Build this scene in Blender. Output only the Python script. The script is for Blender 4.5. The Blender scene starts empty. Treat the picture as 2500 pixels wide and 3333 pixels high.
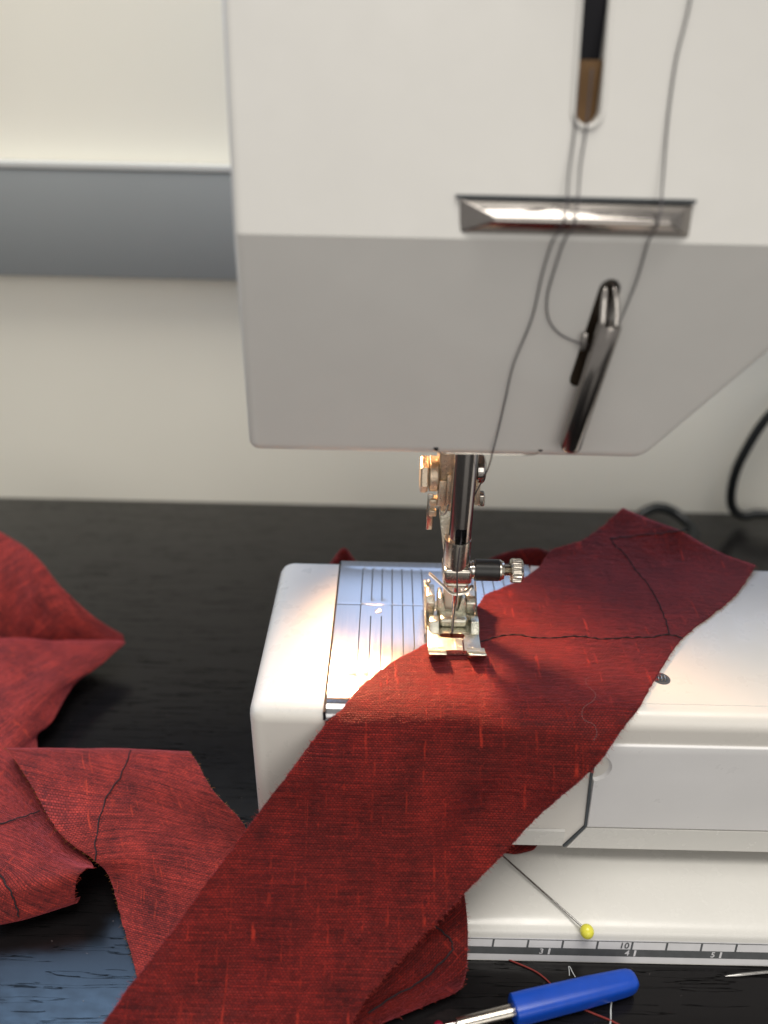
import bpy, bmesh, math, random
from mathutils import Vector, Matrix, noise

# ---------------------------------------------------------------- scene, camera, light
S = 0.01                     # every length below is in centimetres
sc = bpy.context.scene
random.seed(7)
COL = sc.collection

cam_d = bpy.data.cameras.new('Camera')
cam = bpy.data.objects.new('Camera', cam_d); COL.objects.link(cam)
cam.location = (0, 0, 22.97 * S)
cam.rotation_mode = 'QUATERNION'
cam.rotation_quaternion = (Matrix.Rotation(math.radians(90 - 29.5), 4, 'X') @ Matrix.Rotation(math.radians(1.25), 4, 'Z')).to_quaternion()
cam_d.sensor_fit = 'HORIZONTAL'; cam_d.sensor_width = 25.96; cam_d.lens = 26.0
cam_d.clip_start = 0.01; cam_d.clip_end = 20
cam_d.dof.use_dof = True; cam_d.dof.focus_distance = 0.238; cam_d.dof.aperture_fstop = 5.8
sc.camera = cam

w = bpy.data.worlds.new('World'); sc.world = w; w.use_nodes = True
bg = w.node_tree.nodes['Background']
bg.inputs[0].default_value = (1.0, 0.96, 0.91, 1); bg.inputs[1].default_value = 0.48

def area(name, loc, target, sx, sy, power, color):
    l = bpy.data.lights.new(name, 'AREA'); l.shape = 'RECTANGLE'
    l.size = sx * S; l.size_y = sy * S; l.energy = power; l.color = color
    o = bpy.data.objects.new(name, l); COL.objects.link(o)
    o.location = Vector(loc) * S
    o.rotation_euler = (Vector(target) - Vector(loc)).to_track_quat('-Z', 'Y').to_euler()
    return o
area('window_light', (0, 44, 33), (0, 0, 33), 130, 26, 1.85, (0.40, 0.60, 1.0))
area('window_light', (-29, 44, 56), (-29, 0, 56), 24, 24, 2.2, (0.36, 0.62, 1.0))
area('front_fill', (35, -170, 70), (8, 30, 8), 150, 110, 9.5, (1.0, 0.955, 0.885))  # added soft fill from behind the camera, brightens the upright faces
area('ceiling_light', (12, 0, 185), (5, 15, 10), 100, 100, 31, (1.0, 0.955, 0.875))

vs = sc.view_settings
vs.view_transform = 'Standard'; vs.look = 'None'; vs.exposure = 0.0; vs.gamma = 1.0
sc.cycles.use_denoising = True
sc.cycles.max_bounces = 10
sc.cycles.sample_clamp_indirect = 6

# ---------------------------------------------------------------- materials
def material(name):
    m = bpy.data.materials.new(name); m.use_nodes = True
    nt = m.node_tree; nt.nodes.clear()
    out = nt.nodes.new('ShaderNodeOutputMaterial'); p = nt.nodes.new('ShaderNodeBsdfPrincipled')
    nt.links.new(p.outputs[0], out.inputs[0])
    return m, nt, p
def N(nt, typ, ins=None, **kw):
    n = nt.nodes.new('ShaderNode' + typ)
    for k, v in kw.items(): setattr(n, k, v)
    for k, v in (ins or {}).items():
        if hasattr(v, 'is_output') or hasattr(v, 'links'): nt.links.new(v, n.inputs[k])
        else: n.inputs[k].default_value = v
    return n
def ramp(nt, fac, stops):
    r = nt.nodes.new('ShaderNodeValToRGB'); nt.links.new(fac, r.inputs[0])
    e = r.color_ramp.elements
    while len(e) < len(stops): e.new(0.5)
    for el, (p, c) in zip(e, stops):
        el.position = p; el.color = c if isinstance(c, tuple) else (c, c, c, 1)
    return r
def coords(nt, scale=(1, 1, 1), kind='Object'):
    t = nt.nodes.new('ShaderNodeTexCoord'); mp = nt.nodes.new('ShaderNodeMapping')
    nt.links.new(t.outputs[kind], mp.inputs[0]); mp.inputs['Scale'].default_value = scale
    return mp.outputs[0]
def c4(c): return (c[0], c[1], c[2], 1)

def enamel(name, col, rough=0.3, scuff=0.35, spec=0.5):
    m, nt, p = material(name)
    v = coords(nt)
    n1 = N(nt, 'TexNoise', {'Vector': v, 'Scale': 45.0, 'Detail': 5.0, 'Roughness': 0.6})
    r1 = ramp(nt, n1.outputs[0], [(0.3, c4([x * 0.965 for x in col])), (0.7, c4(col))])
    # fine scuffs and specks with a shape of their own
    v2 = coords(nt, (1, 1, 3.5))
    n2 = N(nt, 'TexNoise', {'Vector': v2, 'Scale': 420.0, 'Detail': 3.0, 'Roughness': 0.7})
    r2 = ramp(nt, n2.outputs[0], [(0.74, 0.0), (0.80, 1.0)])
    k = N(nt, 'Math', {0: r2.outputs[0], 1: scuff}, operation='MULTIPLY')
    mx = N(nt, 'Mix', {'Factor': k.outputs[0], 'A': r1.outputs[0], 'B': c4([x * 0.55 for x in col])}, data_type='RGBA')
    nt.links.new(mx.outputs['Result'], p.inputs['Base Color'])
    n3 = N(nt, 'TexNoise', {'Vector': v, 'Scale': 160.0, 'Detail': 4.0})
    r3 = ramp(nt, n3.outputs[0], [(0.3, rough * 0.8), (0.75, rough * 1.35)])
    nt.links.new(r3.outputs[0], p.inputs['Roughness'])
    n4 = N(nt, 'TexNoise', {'Vector': v, 'Scale': 260.0, 'Detail': 2.0})
    b = N(nt, 'Bump', {'Height': n4.outputs[0], 'Strength': 0.03, 'Distance': 0.0006})
    nt.links.new(b.outputs[0], p.inputs['Normal'])
    p.inputs['Specular IOR Level'].default_value = spec
    return m

def metal(name, col, rough=0.2, grain=0.0, gscale=900.0, aniso=0.0, stretch=(1, 1, 1)):
    m, nt, p = material(name)
    p.inputs['Metallic'].default_value = 1.0
    v = coords(nt, stretch)
    n = N(nt, 'TexNoise', {'Vector': v, 'Scale': gscale, 'Detail': 4.0, 'Roughness': 0.65})
    r = ramp(nt, n.outputs[0], [(0.3, rough * 0.75), (0.7, rough * 1.3)])
    nt.links.new(r.outputs[0], p.inputs['Roughness'])
    c = ramp(nt, n.outputs[0], [(0.3, c4([x * 0.9 for x in col])), (0.7, c4(col))])
    nt.links.new(c.outputs[0], p.inputs['Base Color'])
    if grain:
        b = N(nt, 'Bump', {'Height': n.outputs[0], 'Strength': grain, 'Distance': 0.0003})
        nt.links.new(b.outputs[0], p.inputs['Normal'])
    p.inputs['Anisotropic'].default_value = aniso
    return m

def plain(name, col, rough=0.5, spec=0.5, nscale=120.0, var=0.12):
    m, nt, p = material(name)
    v = coords(nt)
    n = N(nt, 'TexNoise', {'Vector': v, 'Scale': nscale, 'Detail': 4.0})
    r = ramp(nt, n.outputs[0], [(0.3, c4([x * (1 - var) for x in col])), (0.7, c4(col))])
    nt.links.new(r.outputs[0], p.inputs['Base Color'])
    p.inputs['Roughness'].default_value = rough; p.inputs['Specular IOR Level'].default_value = spec
    return m

def silk(name='red_dupioni_silk', k=1.0, gapmix=0.9, g=1.0):
    m, nt, p = material(name)
    t = nt.nodes.new('ShaderNodeTexCoord')
    uv = t.outputs['UV']
    # threads wander a little
    wn = N(nt, 'TexNoise', {'Vector': uv, 'Scale': 1.6, 'Detail': 3.0})
    wc = N(nt, 'VectorMath', {0: wn.outputs['Color'], 1: (0.5, 0.5, 0.5)}, operation='SUBTRACT')
    ws = N(nt, 'VectorMath', {0: wc.outputs[0], 'Scale': 0.07}, operation='SCALE')
    uvw = N(nt, 'VectorMath', {0: uv, 1: ws.outputs[0]}, operation='ADD').outputs[0]
    br = N(nt, 'TexBrick', {'Vector': uvw, 'Color1': (0.0, 0, 0, 1), 'Color2': (1, 1, 1, 1), 'Mortar': (0.0, 0, 0, 1),
                           'Scale': 1.0, 'Mortar Size': 0.016, 'Mortar Smooth': 1.0, 'Bias': 0.0, 'Brick Width': 0.10, 'Row Height': 0.062})
    br.offset = 0.5
    # yarn-to-yarn variation: long along the weft (u) and long along the warp (v)
    mw = N(nt, 'Mapping', {'Vector': uvw, 'Scale': (0.55, 16.0, 1)})
    n_w = N(nt, 'TexNoise', {'Vector': mw.outputs[0], 'Scale': 1.0, 'Detail': 2.0, 'Roughness': 0.6})
    mv = N(nt, 'Mapping', {'Vector': uvw, 'Scale': (6.5, 0.28, 1)})
    n_v = N(nt, 'TexNoise', {'Vector': mv.outputs[0], 'Scale': 1.0, 'Detail': 3.0, 'Roughness': 0.65})
    sl = ramp(nt, n_v.outputs[0], [(0.57, 0.0), (0.68, 1.0)])
    mk = N(nt, 'Mapping', {'Vector': uvw, 'Scale': (5.0, 2.0, 1), 'Location': (3.3, 1.7, 0)})
    n_k = N(nt, 'TexNoise', {'Vector': mk.outputs[0], 'Scale': 1.0, 'Detail': 2.0})
    sk = ramp(nt, n_k.outputs[0], [(0.48, 0.0), (0.62, 1.0)])
    slub = N(nt, 'Math', {0: sl.outputs[0], 1: sk.outputs[0]}, operation='MULTIPLY').outputs[0]
    tiny = N(nt, 'TexNoise', {'Vector': uvw, 'Scale': 22.0, 'Detail': 2.0, 'Roughness': 0.6})
    a1 = N(nt, 'Math', {0: n_w.outputs[0], 1: 0.42}, operation='MULTIPLY').outputs[0]
    a2 = N(nt, 'Math', {0: br.outputs['Color'], 1: 0.09, 2: a1}, operation='MULTIPLY_ADD').outputs[0]
    a3 = N(nt, 'Math', {0: tiny.outputs[0], 1: 0.24, 2: a2}, operation='MULTIPLY_ADD').outputs[0]
    pm = N(nt, 'Mapping', {'Vector': uvw, 'Scale': (0.9, 0.5, 1), 'Location': (7.0, 2.0, 0)})
    pn = N(nt, 'TexNoise', {'Vector': pm.outputs[0], 'Scale': 1.0, 'Detail': 5.0, 'Roughness': 0.7})
    pc = N(nt, 'Math', {0: pn.outputs[0], 1: 0.5}, operation='SUBTRACT').outputs[0]
    a3 = N(nt, 'Math', {0: pc, 1: 0.40, 2: a3}, operation='MULTIPLY_ADD').outputs[0]
    col = ramp(nt, a3, [(0.24, (0.015 * k, 0.0030 * k * g, 0.0034 * k * g, 1)), (0.38, (0.085 * k, 0.0070 * k * g, 0.0062 * k * g, 1)), (0.60, (0.25 * k, 0.017 * k * g, 0.012 * k * g, 1))])
    gap = N(nt, 'Mix', {'Factor': N(nt, 'Math', {0: br.outputs['Fac'], 1: gapmix}, operation='MULTIPLY').outputs[0],
                        'A': col.outputs[0], 'B': (0.012 * k, 0.0035 * k, 0.004 * k, 1)}, data_type='RGBA')
    sm = N(nt, 'Math', {0: slub, 1: 0.6}, operation='MULTIPLY').outputs[0]
    fin = N(nt, 'Mix', {'Factor': sm, 'A': gap.outputs['Result'], 'B': (min(0.55, 0.34 * k), 0.026 * k, 0.014 * k, 1)}, data_type='RGBA')
    nt.links.new(fin.outputs['Result'], p.inputs['Base Color'])
    inv = N(nt, 'Math', {0: 1.0, 1: br.outputs['Fac']}, operation='SUBTRACT').outputs[0]
    h1 = N(nt, 'Math', {0: n_w.outputs[0], 1: 0.8, 2: inv}, operation='MULTIPLY_ADD').outputs[0]
    h2 = N(nt, 'Math', {0: slub, 1: 0.9, 2: h1}, operation='MULTIPLY_ADD').outputs[0]
    b = N(nt, 'Bump', {'Height': h2, 'Strength': 0.6, 'Distance': 0.00022})
    cm = N(nt, 'Mapping', {'Vector': uvw, 'Scale': (3.0, 5.5, 1)})
    ck = N(nt, 'TexNoise', {'Vector': cm.outputs[0], 'Scale': 1.0, 'Detail': 3.0, 'Roughness': 0.6})
    b2 = N(nt, 'Bump', {'Height': ck.outputs[0], 'Normal': b.outputs[0], 'Strength': 0.55, 'Distance': 0.0007})
    nt.links.new(b2.outputs[0], p.inputs['Normal'])
    p.inputs['Roughness'].default_value = 0.46
    p.inputs['Specular IOR Level'].default_value = 0.42
    p.inputs['Specular Tint'].default_value = (1.0, 0.22, 0.20, 1)
    p.inputs['Sheen Weight'].default_value = 0.8
    p.inputs['Sheen Roughness'].default_value = 0.35
    p.inputs['Sheen Tint'].default_value = (1.0, 0.20, 0.26, 1)
    return m

def wood():
    m, nt, p = material('black_brown_wood_foil')
    v = coords(nt, (24, 540, 1))
    wob = N(nt, 'TexNoise', {'Vector': coords(nt, (60, 90, 1)), 'Scale': 1.0, 'Detail': 3.0})
    wv = N(nt, 'VectorMath', {0: wob.outputs['Color'], 1: (0.5, 0.6, 0.0)}, operation='MULTIPLY')
    vv = N(nt, 'VectorMath', {0: v, 1: wv.outputs[0]}, operation='ADD').outputs[0]
    n = N(nt, 'TexNoise', {'Vector': vv, 'Scale': 1.0, 'Detail': 4.0, 'Roughness': 0.55})
    pore = ramp(nt, n.outputs[0], [(0.555, 1.0), (0.575, 0.0), (0.585, 0.0), (0.605, 1.0)])
    v3 = coords(nt, (60, 900, 1))
    n3 = N(nt, 'TexNoise', {'Vector': v3, 'Scale': 5.0, 'Detail': 4.0})
    h = N(nt, 'Math', {0: n3.outputs[0], 1: 0.05, 2: pore.outputs[0]}, operation='MULTIPLY_ADD').outputs[0]
    b = N(nt, 'Bump', {'Height': h, 'Strength': 0.06, 'Distance': 0.00006})
    nt.links.new(b.outputs[0], p.inputs['Normal'])
    sp = ramp(nt, pore.outputs[0], [(0.0, 0.03), (1.0, 0.28)])
    nt.links.new(sp.outputs[0], p.inputs['Specular IOR Level'])
    c = ramp(nt, pore.outputs[0], [(0.0, (0.003, 0.003, 0.003, 1)), (1.0, (0.006, 0.0055, 0.006, 1))])
    nt.links.new(c.outputs[0], p.inputs['Base Color'])
    nr = N(nt, 'TexNoise', {'Vector': coords(nt, (30, 60, 1)), 'Scale': 6.0, 'Detail': 4.0})
    r = ramp(nt, nr.outputs[0], [(0.3, 0.17), (0.7, 0.25)])
    nt.links.new(r.outputs[0], p.inputs['Roughness'])
    return m

def brushed_plate():
    m, nt, p = material('brushed_steel_plate')
    tg = nt.nodes.new('ShaderNodeTangent'); tg.direction_type = 'UV_MAP'; tg.uv_map = 'UVMap'
    nt.links.new(tg.outputs[0], p.inputs['Tangent']); p.inputs['Anisotropic'].default_value = 0.86
    p.inputs['Metallic'].default_value = 1.0
    v = coords(nt, (260, 9, 9))
    n = N(nt, 'TexNoise', {'Vector': v, 'Scale': 7.0, 'Detail': 5.0, 'Roughness': 0.7})
    c = ramp(nt, n.outputs[0], [(0.25, (0.42, 0.42, 0.435, 1)), (0.75, (0.46, 0.46, 0.475, 1))])
    # thin random scratches
    ms = N(nt, 'Mapping', {'Vector': coords(nt), 'Rotation': (0, 0, 0.75), 'Scale': (22, 620, 1)})
    ns = N(nt, 'TexNoise', {'Vector': ms.outputs[0], 'Scale': 1.0, 'Detail': 1.0})
    rs = ramp(nt, ns.outputs[0], [(0.79, 0.0), (0.82, 1.0)])
    mx = N(nt, 'Mix', {'Factor': N(nt, 'Math', {0: rs.outputs[0], 1: 0.5}, operation='MULTIPLY').outputs[0], 'A': c.outputs[0], 'B': (0.9, 0.88, 0.86, 1)}, data_type='RGBA')
    nt.links.new(mx.outputs['Result'], p.inputs['Base Color'])
    r = ramp(nt, n.outputs[0], [(0.25, 0.17), (0.75, 0.22)])
    nt.links.new(r.outputs[0], p.inputs['Roughness'])
    b = N(nt, 'Bump', {'Height': n.outputs[0], 'Strength': 0.03, 'Distance': 0.0001})
    nt.links.new(b.outputs[0], p.inputs['Normal'])
    return m

M = {}
M['enamel'] = enamel('white_enamel', (0.68, 0.655, 0.615))
M['head'] = enamel('white_head_enamel', (0.63, 0.622, 0.60), rough=0.42, scuff=0.15)
M['base'] = enamel('cream_base_plastic', (0.62, 0.612, 0.585), rough=0.24, scuff=0.5)
M['panel'] = enamel('pale_grey_panel', (0.74, 0.735, 0.74), rough=0.34, scuff=0.25)
M['wall'] = plain('cream_wall_paint', (0.90, 0.875, 0.78), 0.75, 0.2, 8.0, 0.05)
M['rail'] = plain('blue_grey_rail_paint', (0.27, 0.29, 0.30), 0.45, 0.4, 10.0, 0.06)
M['rail_top'] = plain('pale_grey_rail_top', (0.55, 0.56, 0.55), 0.5, 0.4, 10.0, 0.06)
M['wood'] = wood()
M['plate'] = brushed_plate()
M['chrome'] = metal('polished_chrome', (0.56, 0.53, 0.50), 0.10, 0.02, 500)
M['bar'] = metal('polished_needle_bar_steel', (0.50, 0.47, 0.45), 0.16, 0.03, 700, stretch=(1, 1, 6))
M['dark_chrome'] = metal('darkened_chrome', (0.30, 0.28, 0.265), 0.14, 0.02, 500)  # chrome with dark reflections put into its base colour
M['nickel'] = metal('satin_nickel', (0.60, 0.56, 0.50), 0.22, 0.06, 1300)
M['satin'] = metal('satin_plated_steel', (0.72, 0.66, 0.60), 0.42, 0.05, 900)
M['cast'] = metal('cast_nickel_rough', (0.66, 0.57, 0.45), 0.32, 0.8, 1500)
M['foot'] = metal('plated_presser_foot_steel', (0.66, 0.65, 0.56), 0.22, 0.55, 1700)
M['black_sleeve'] = plain('black_satin_sleeve', (0.022, 0.022, 0.022), 0.38, 0.5, 600, 0.3)
M['dark'] = plain('dark_slot_interior', (0.008, 0.008, 0.012), 0.6, 0.2)
M['brown'] = plain('brown_slot_interior', (0.16, 0.085, 0.03), 0.5, 0.3)
M['slot_brown'] = plain('dark_brown_slot_interior', (0.035, 0.022, 0.012), 0.5, 0.3)
M['seam'] = plain('grey_gap_shadow', (0.075, 0.085, 0.095), 0.6, 0.2)  # grey that stands in for the shade inside gaps
M['silk'] = silk(k=1.2)
M['silk_lit'] = silk('red_dupioni_silk_lit', 2.4, 0.45, 1.6)  # brighter copy of the silk, stronger light put into its colour
M['fibre'] = plain('red_silk_fibre', (0.30, 0.035, 0.025), 0.7, 0.2)
M['tan_fibre'] = plain('ochre_frayed_fibre', (0.30, 0.13, 0.04), 0.7, 0.2)
M['stitch'] = plain('black_sewing_thread', (0.012, 0.010, 0.014), 0.65, 0.3, 2000, 0.5)
M['thread'] = plain('grey_sewing_thread', (0.075, 0.07, 0.08), 0.6, 0.3, 2000, 0.3)
M['red_thread'] = plain('red_sewing_thread', (0.22, 0.035, 0.03), 0.7, 0.2)
M['white_thread'] = plain('white_sewing_thread', (0.55, 0.57, 0.58), 0.7, 0.2)
M['fluff'] = plain('pale_lint', (0.30, 0.24, 0.24), 0.8, 0.2)
M['cable'] = plain('black_rubber_cable', (0.010, 0.012, 0.013), 0.4, 0.4)
M['blue'] = plain('blue_plastic', (0.004, 0.058, 0.42), 0.28, 0.5, 300, 0.12)
M['yellow'] = plain('yellow_plastic_bead', (0.70, 0.66, 0.07), 0.22, 0.5, 300, 0.06)
M['ruby'] = plain('dark_red_plastic_bead', (0.16, 0.004, 0.018), 0.16, 0.6)
M['pin'] = metal('pin_steel', (0.45, 0.44, 0.43), 0.22)
M['ink'] = plain('dark_grey_ruler_ink', (0.085, 0.09, 0.095), 0.5, 0.3, 400, 0.2)
M['paper'] = plain('pale_grey_ruler_foil', (0.60, 0.60, 0.62), 0.35, 0.4, 200, 0.08)

# ---------------------------------------------------------------- helpers
def tag(o, label=None, cat=None, group=None, kind=None):
    if label: o['label'] = label
    if cat: o['category'] = cat
    if group: o['group'] = group
    if kind: o['kind'] = kind
    return o
def empty(name, loc, label, cat):
    o = bpy.data.objects.new(name, None); COL.objects.link(o)
    o.location = Vector(loc) * S; o.empty_display_size = 0.01
    o['org'] = list(loc)
    return tag(o, label, cat)
def origin(parent):
    o = parent
    while o.parent: o = o.parent
    return Vector(o['org']) if 'org' in o.keys() else Vector((0, 0, 0))
def link(name, me, mat, parent=None, smooth=35):
    for p in me.polygons: p.use_smooth = smooth > 0
    if smooth > 0: me.set_sharp_from_angle(angle=math.radians(smooth))
    o = bpy.data.objects.new(name, me); COL.objects.link(o)
    if mat is not None: me.materials.append(M[mat])
    if parent is not None: o.parent = parent
    return o
def finish(name, bm, mat, parent=None, org=None, smooth=35):
    """bm holds world centimetres; the mesh is stored about its thing's base"""
    if org is None: org = origin(parent) if parent is not None else Vector((0, 0, 0))
    org = Vector(org)
    bmesh.ops.recalc_face_normals(bm, faces=bm.faces)
    for v in bm.verts: v.co = (v.co - org) * S
    me = bpy.data.meshes.new(name); bm.to_mesh(me); bm.free()
    o = link(name, me, mat, parent, smooth)
    if parent is None: o.location = org * S; o['org'] = list(org)
    return o

def add_box(bm, x0, x1, y0, y1, z0, z1, bev=0.0, seg=2):
    vs = [bm.verts.new((x, y, z)) for x in (x0, x1) for y in (y0, y1) for z in (z0, z1)]
    fs = [(0, 1, 3, 2), (4, 6, 7, 5), (0, 4, 5, 1), (2, 3, 7, 6), (0, 2, 6, 4), (1, 5, 7, 3)]
    fc = [bm.faces.new([vs[i] for i in f]) for f in fs]
    if bev > 0:
        es = list({e for f in fc for e in f.edges})
        bmesh.ops.bevel(bm, geom=es, offset=bev, segments=seg, profile=0.5, affect='EDGES')
    return vs
def box(name, mat, parent, x0, x1, y0, y1, z0, z1, bev=0.02, seg=2):
    bm = bmesh.new(); add_box(bm, x0, x1, y0, y1, z0, z1, bev, seg)
    return finish(name, bm, mat, parent)
def frame(d):
    d = Vector(d).normalized()
    a = Vector((0, 0, 1)) if abs(d.z) < 0.9 else Vector((1, 0, 0))
    u = d.cross(a).normalized(); return d, u, d.cross(u).normalized()
def add_lathe(bm, a, b, prof, n=32, wob=None):
    """prof: list of (t along a->b in cm, radius); capped"""
    a = Vector(a); d, u, v = frame(Vector(b) - a)
    rings = []
    for t, r in prof:
        ring = []
        for i in range(n):
            th = 2 * math.pi * i / n
            rr = r if wob is None else wob(i, r, t)
            ring.append(bm.verts.new(a + d * t + (u * math.cos(th) + v * math.sin(th)) * rr))
        rings.append(ring)
    for r0, r1 in zip(rings, rings[1:]):
        for i in range(n):
            bm.faces.new((r0[i], r0[(i + 1) % n], r1[(i + 1) % n], r1[i]))
    bm.faces.new(rings[0][::-1]); bm.faces.new(rings[-1])
def lathe(name, mat, parent, a, b, prof, n=32, wob=None, smooth=35):
    bm = bmesh.new(); add_lathe(bm, a, b, prof, n, wob)
    return finish(name, bm, mat, parent, smooth=smooth)
def rod(r, L, c=0.02): return [(0, r - c), (c, r), (L - c, r), (L, r - c)]
def crom(P, k=8):
    P = [Vector(p) for p in P]
    out = []
    for i in range(len(P) - 1):
        p0 = P[max(i - 1, 0)]; p1 = P[i]; p2 = P[i + 1]; p3 = P[min(i + 2, len(P) - 1)]
        for j in range(k):
            t = j / k
            out.append(0.5 * ((2 * p1) + (p2 - p0) * t + (2 * p0 - 5 * p1 + 4 * p2 - p3) * t * t + (3 * p1 - p0 - 3 * p2 + p3) * t ** 3))
    out.append(P[-1]); return out
def add_tube(bm, path, r, n=8, flat=1.0, taper=None):
    path = [Vector(p) for p in path]; rings = []
    prev = None
    for i, p in enumerate(path):
        t = (path[min(i + 1, len(path) - 1)] - path[max(i - 1, 0)])
        if t.length < 1e-9: t = Vector((0, 0, 1))
        t.normalize()
        if prev is None: _, u, v = frame(t)
        else:
            u = (prev - t * prev.dot(t)).normalized(); v = t.cross(u)
        prev = u
        rr = r if taper is None else r * taper(i / (len(path) - 1))
        rings.append([bm.verts.new(p + (u * math.cos(2 * math.pi * k / n) + v * math.sin(2 * math.pi * k / n) * flat) * rr) for k in range(n)])
    for r0, r1 in zip(rings, rings[1:]):
        for k in range(n): bm.faces.new((r0[k], r0[(k + 1) % n], r1[(k + 1) % n], r1[k]))
    bm.faces.new(rings[0][::-1]); bm.faces.new(rings[-1])
def tube(name, mat, parent, pts, r, n=8, k=8, org=None, flat=1.0, taper=None):
    bm = bmesh.new(); add_tube(bm, crom(pts, k) if k > 1 else pts, r, n, flat, taper)
    return finish(name, bm, mat, parent, org, smooth=60)
def add_prism(bm, poly, y0, y1):
    """polygon in (X, Z) pulled from y0 to y1"""
    a = [bm.verts.new((x, y0, z)) for x, z in poly]; b = [bm.verts.new((x, y1, z)) for x, z in poly]
    bm.faces.new(a[::-1]); bm.faces.new(b)
    for i in range(len(poly)): j = (i + 1) % len(poly); bm.faces.new((a[i], a[j], b[j], b[i]))
def add_xprism(bm, poly, x0, x1, bev=0, seg=2):
    """polygon in (Y, Z) pulled from x0 to x1"""
    a = [bm.verts.new((x0, y, z)) for y, z in poly]; b = [bm.verts.new((x1, y, z)) for y, z in poly]
    fs = [bm.faces.new(a), bm.faces.new(b[::-1])]
    for i in range(len(poly)): j = (i + 1) % len(poly); fs.append(bm.faces.new((a[i], b[i], b[j], a[j])))
    if bev: bmesh.ops.bevel(bm, geom=list({e for f in fs for e in f.edges}), offset=bev, segments=seg, profile=0.5, affect='EDGES')
def xprism(name, mat, parent, poly, x0, x1, bev=0, seg=2):
    bm = bmesh.new(); add_xprism(bm, poly, x0, x1, bev, seg); return finish(name, bm, mat, parent)
def loft(name, mat, parent, secs, bev=0.02):
    """secs: list of rectangles (x0, x1, y0, y1, z)"""
    bm = bmesh.new(); rings = []
    for x0, x1, y0, y1, z in secs:
        rings.append([bm.verts.new(p) for p in ((x0, y0, z), (x1, y0, z), (x1, y1, z), (x0, y1, z))])
    for a, b in zip(rings, rings[1:]):
        for i in range(4): bm.faces.new((a[i], a[(i + 1) % 4], b[(i + 1) % 4], b[i]))
    bm.faces.new(rings[0]); bm.faces.new(rings[-1])
    if bev:
        bmesh.ops.recalc_face_normals(bm, faces=bm.faces)
        es = [e for e in bm.edges if len(e.link_faces) == 2 and e.calc_face_angle(0) > 0.5]
        bmesh.ops.bevel(bm, geom=es, offset=bev, segments=2, profile=0.5, affect='EDGES')
    return finish(name, bm, mat, parent)
def capsule(cx, z0, z1, r, n=10):
    pts = [(cx + r * math.cos(a), z1 + r * math.sin(a)) for a in [math.pi * i / n for i in range(n + 1)]]
    return pts + [(cx + r * math.cos(a), z0 + r * math.sin(a)) for a in [math.pi + math.pi * i / n for i in range(n + 1)]]
def tilt_capsule(p, q, r, n=10):
    p, q = Vector((p[0], p[1])), Vector((q[0], q[1])); ang = math.atan2(q.y - p.y, q.x - p.x)
    out = [(q.x + r * math.cos(a), q.y + r * math.sin(a)) for a in [ang - math.pi / 2 + math.pi * i / n for i in range(n + 1)]]
    return out + [(p.x + r * math.cos(a), p.y + r * math.sin(a)) for a in [ang + math.pi / 2 + math.pi * i / n for i in range(n + 1)]]
def cut(o, cutters, smooth=35):
    """subtract closed bmeshes (world cm) from a mesh object; the cutters are thrown away"""
    org = origin(o)
    for bm in cutters:
        bmesh.ops.recalc_face_normals(bm, faces=bm.faces)
        for v in bm.verts: v.co = (v.co - org) * S
        me = bpy.data.meshes.new('cutter'); bm.to_mesh(me); bm.free()
        c = bpy.data.objects.new('cutter', me); COL.objects.link(c)
        c.parent = o.parent
        md = o.modifiers.new('cut', 'BOOLEAN'); md.operation = 'DIFFERENCE'; md.object = c; md.solver = 'EXACT'
        bpy.context.view_layer.update()
        dg = bpy.context.evaluated_depsgraph_get()
        new = bpy.data.meshes.new_from_object(o.evaluated_get(dg))
        o.modifiers.clear(); old = o.data; o.data = new
        bpy.data.meshes.remove(old); bpy.data.objects.remove(c); bpy.data.meshes.remove(me)
    me = o.data
    for p in me.polygons: p.use_smooth = True
    me.set_sharp_from_angle(angle=math.radians(smooth))
def prism_bm(poly, y0, y1):
    bm = bmesh.new(); add_prism(bm, poly, y0, y1); return bm
def box_bm(*a):
    bm = bmesh.new(); add_box(bm, *a); return bm

# ---------------------------------------------------------------- setting: table, wall, rail
WALL_Y = 41.45
bm = bmesh.new(); add_box(bm, -75, 75, -35, WALL_Y, -2.2, 0, 0.12, 2)
t = finish('table_top', bm, 'wood'); tag(t, kind='structure')
bm = bmesh.new(); add_box(bm, -130, 130, WALL_Y, WALL_Y + 2, -70, 20); add_box(bm, -130, -4, WALL_Y, WALL_Y + 2, 20, 27.2)
t = finish('wall', bm, 'wall'); tag(t, kind='structure')
rail = empty('wall_rail', (-20, WALL_Y, 13.7), 'blue grey flat rail running along the cream wall behind the machine', 'rail')
box('rail_face', 'rail', rail, -70, 70, WALL_Y - 1.3, WALL_Y - 0.01, 13.72, 18.78, 0.08)
box('rail_top', 'rail_top', rail, -70, 70, WALL_Y - 1.36, WALL_Y - 0.01, 18.79, 19.1, 0.06)  # top edge of the rail, paler than its face

# ---------------------------------------------------------------- sewing machine
mac = empty('sewing_machine', (6, 20, 0), 'white free-arm sewing machine with steel needle plate and chrome presser foot', 'sewing machine')

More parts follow.
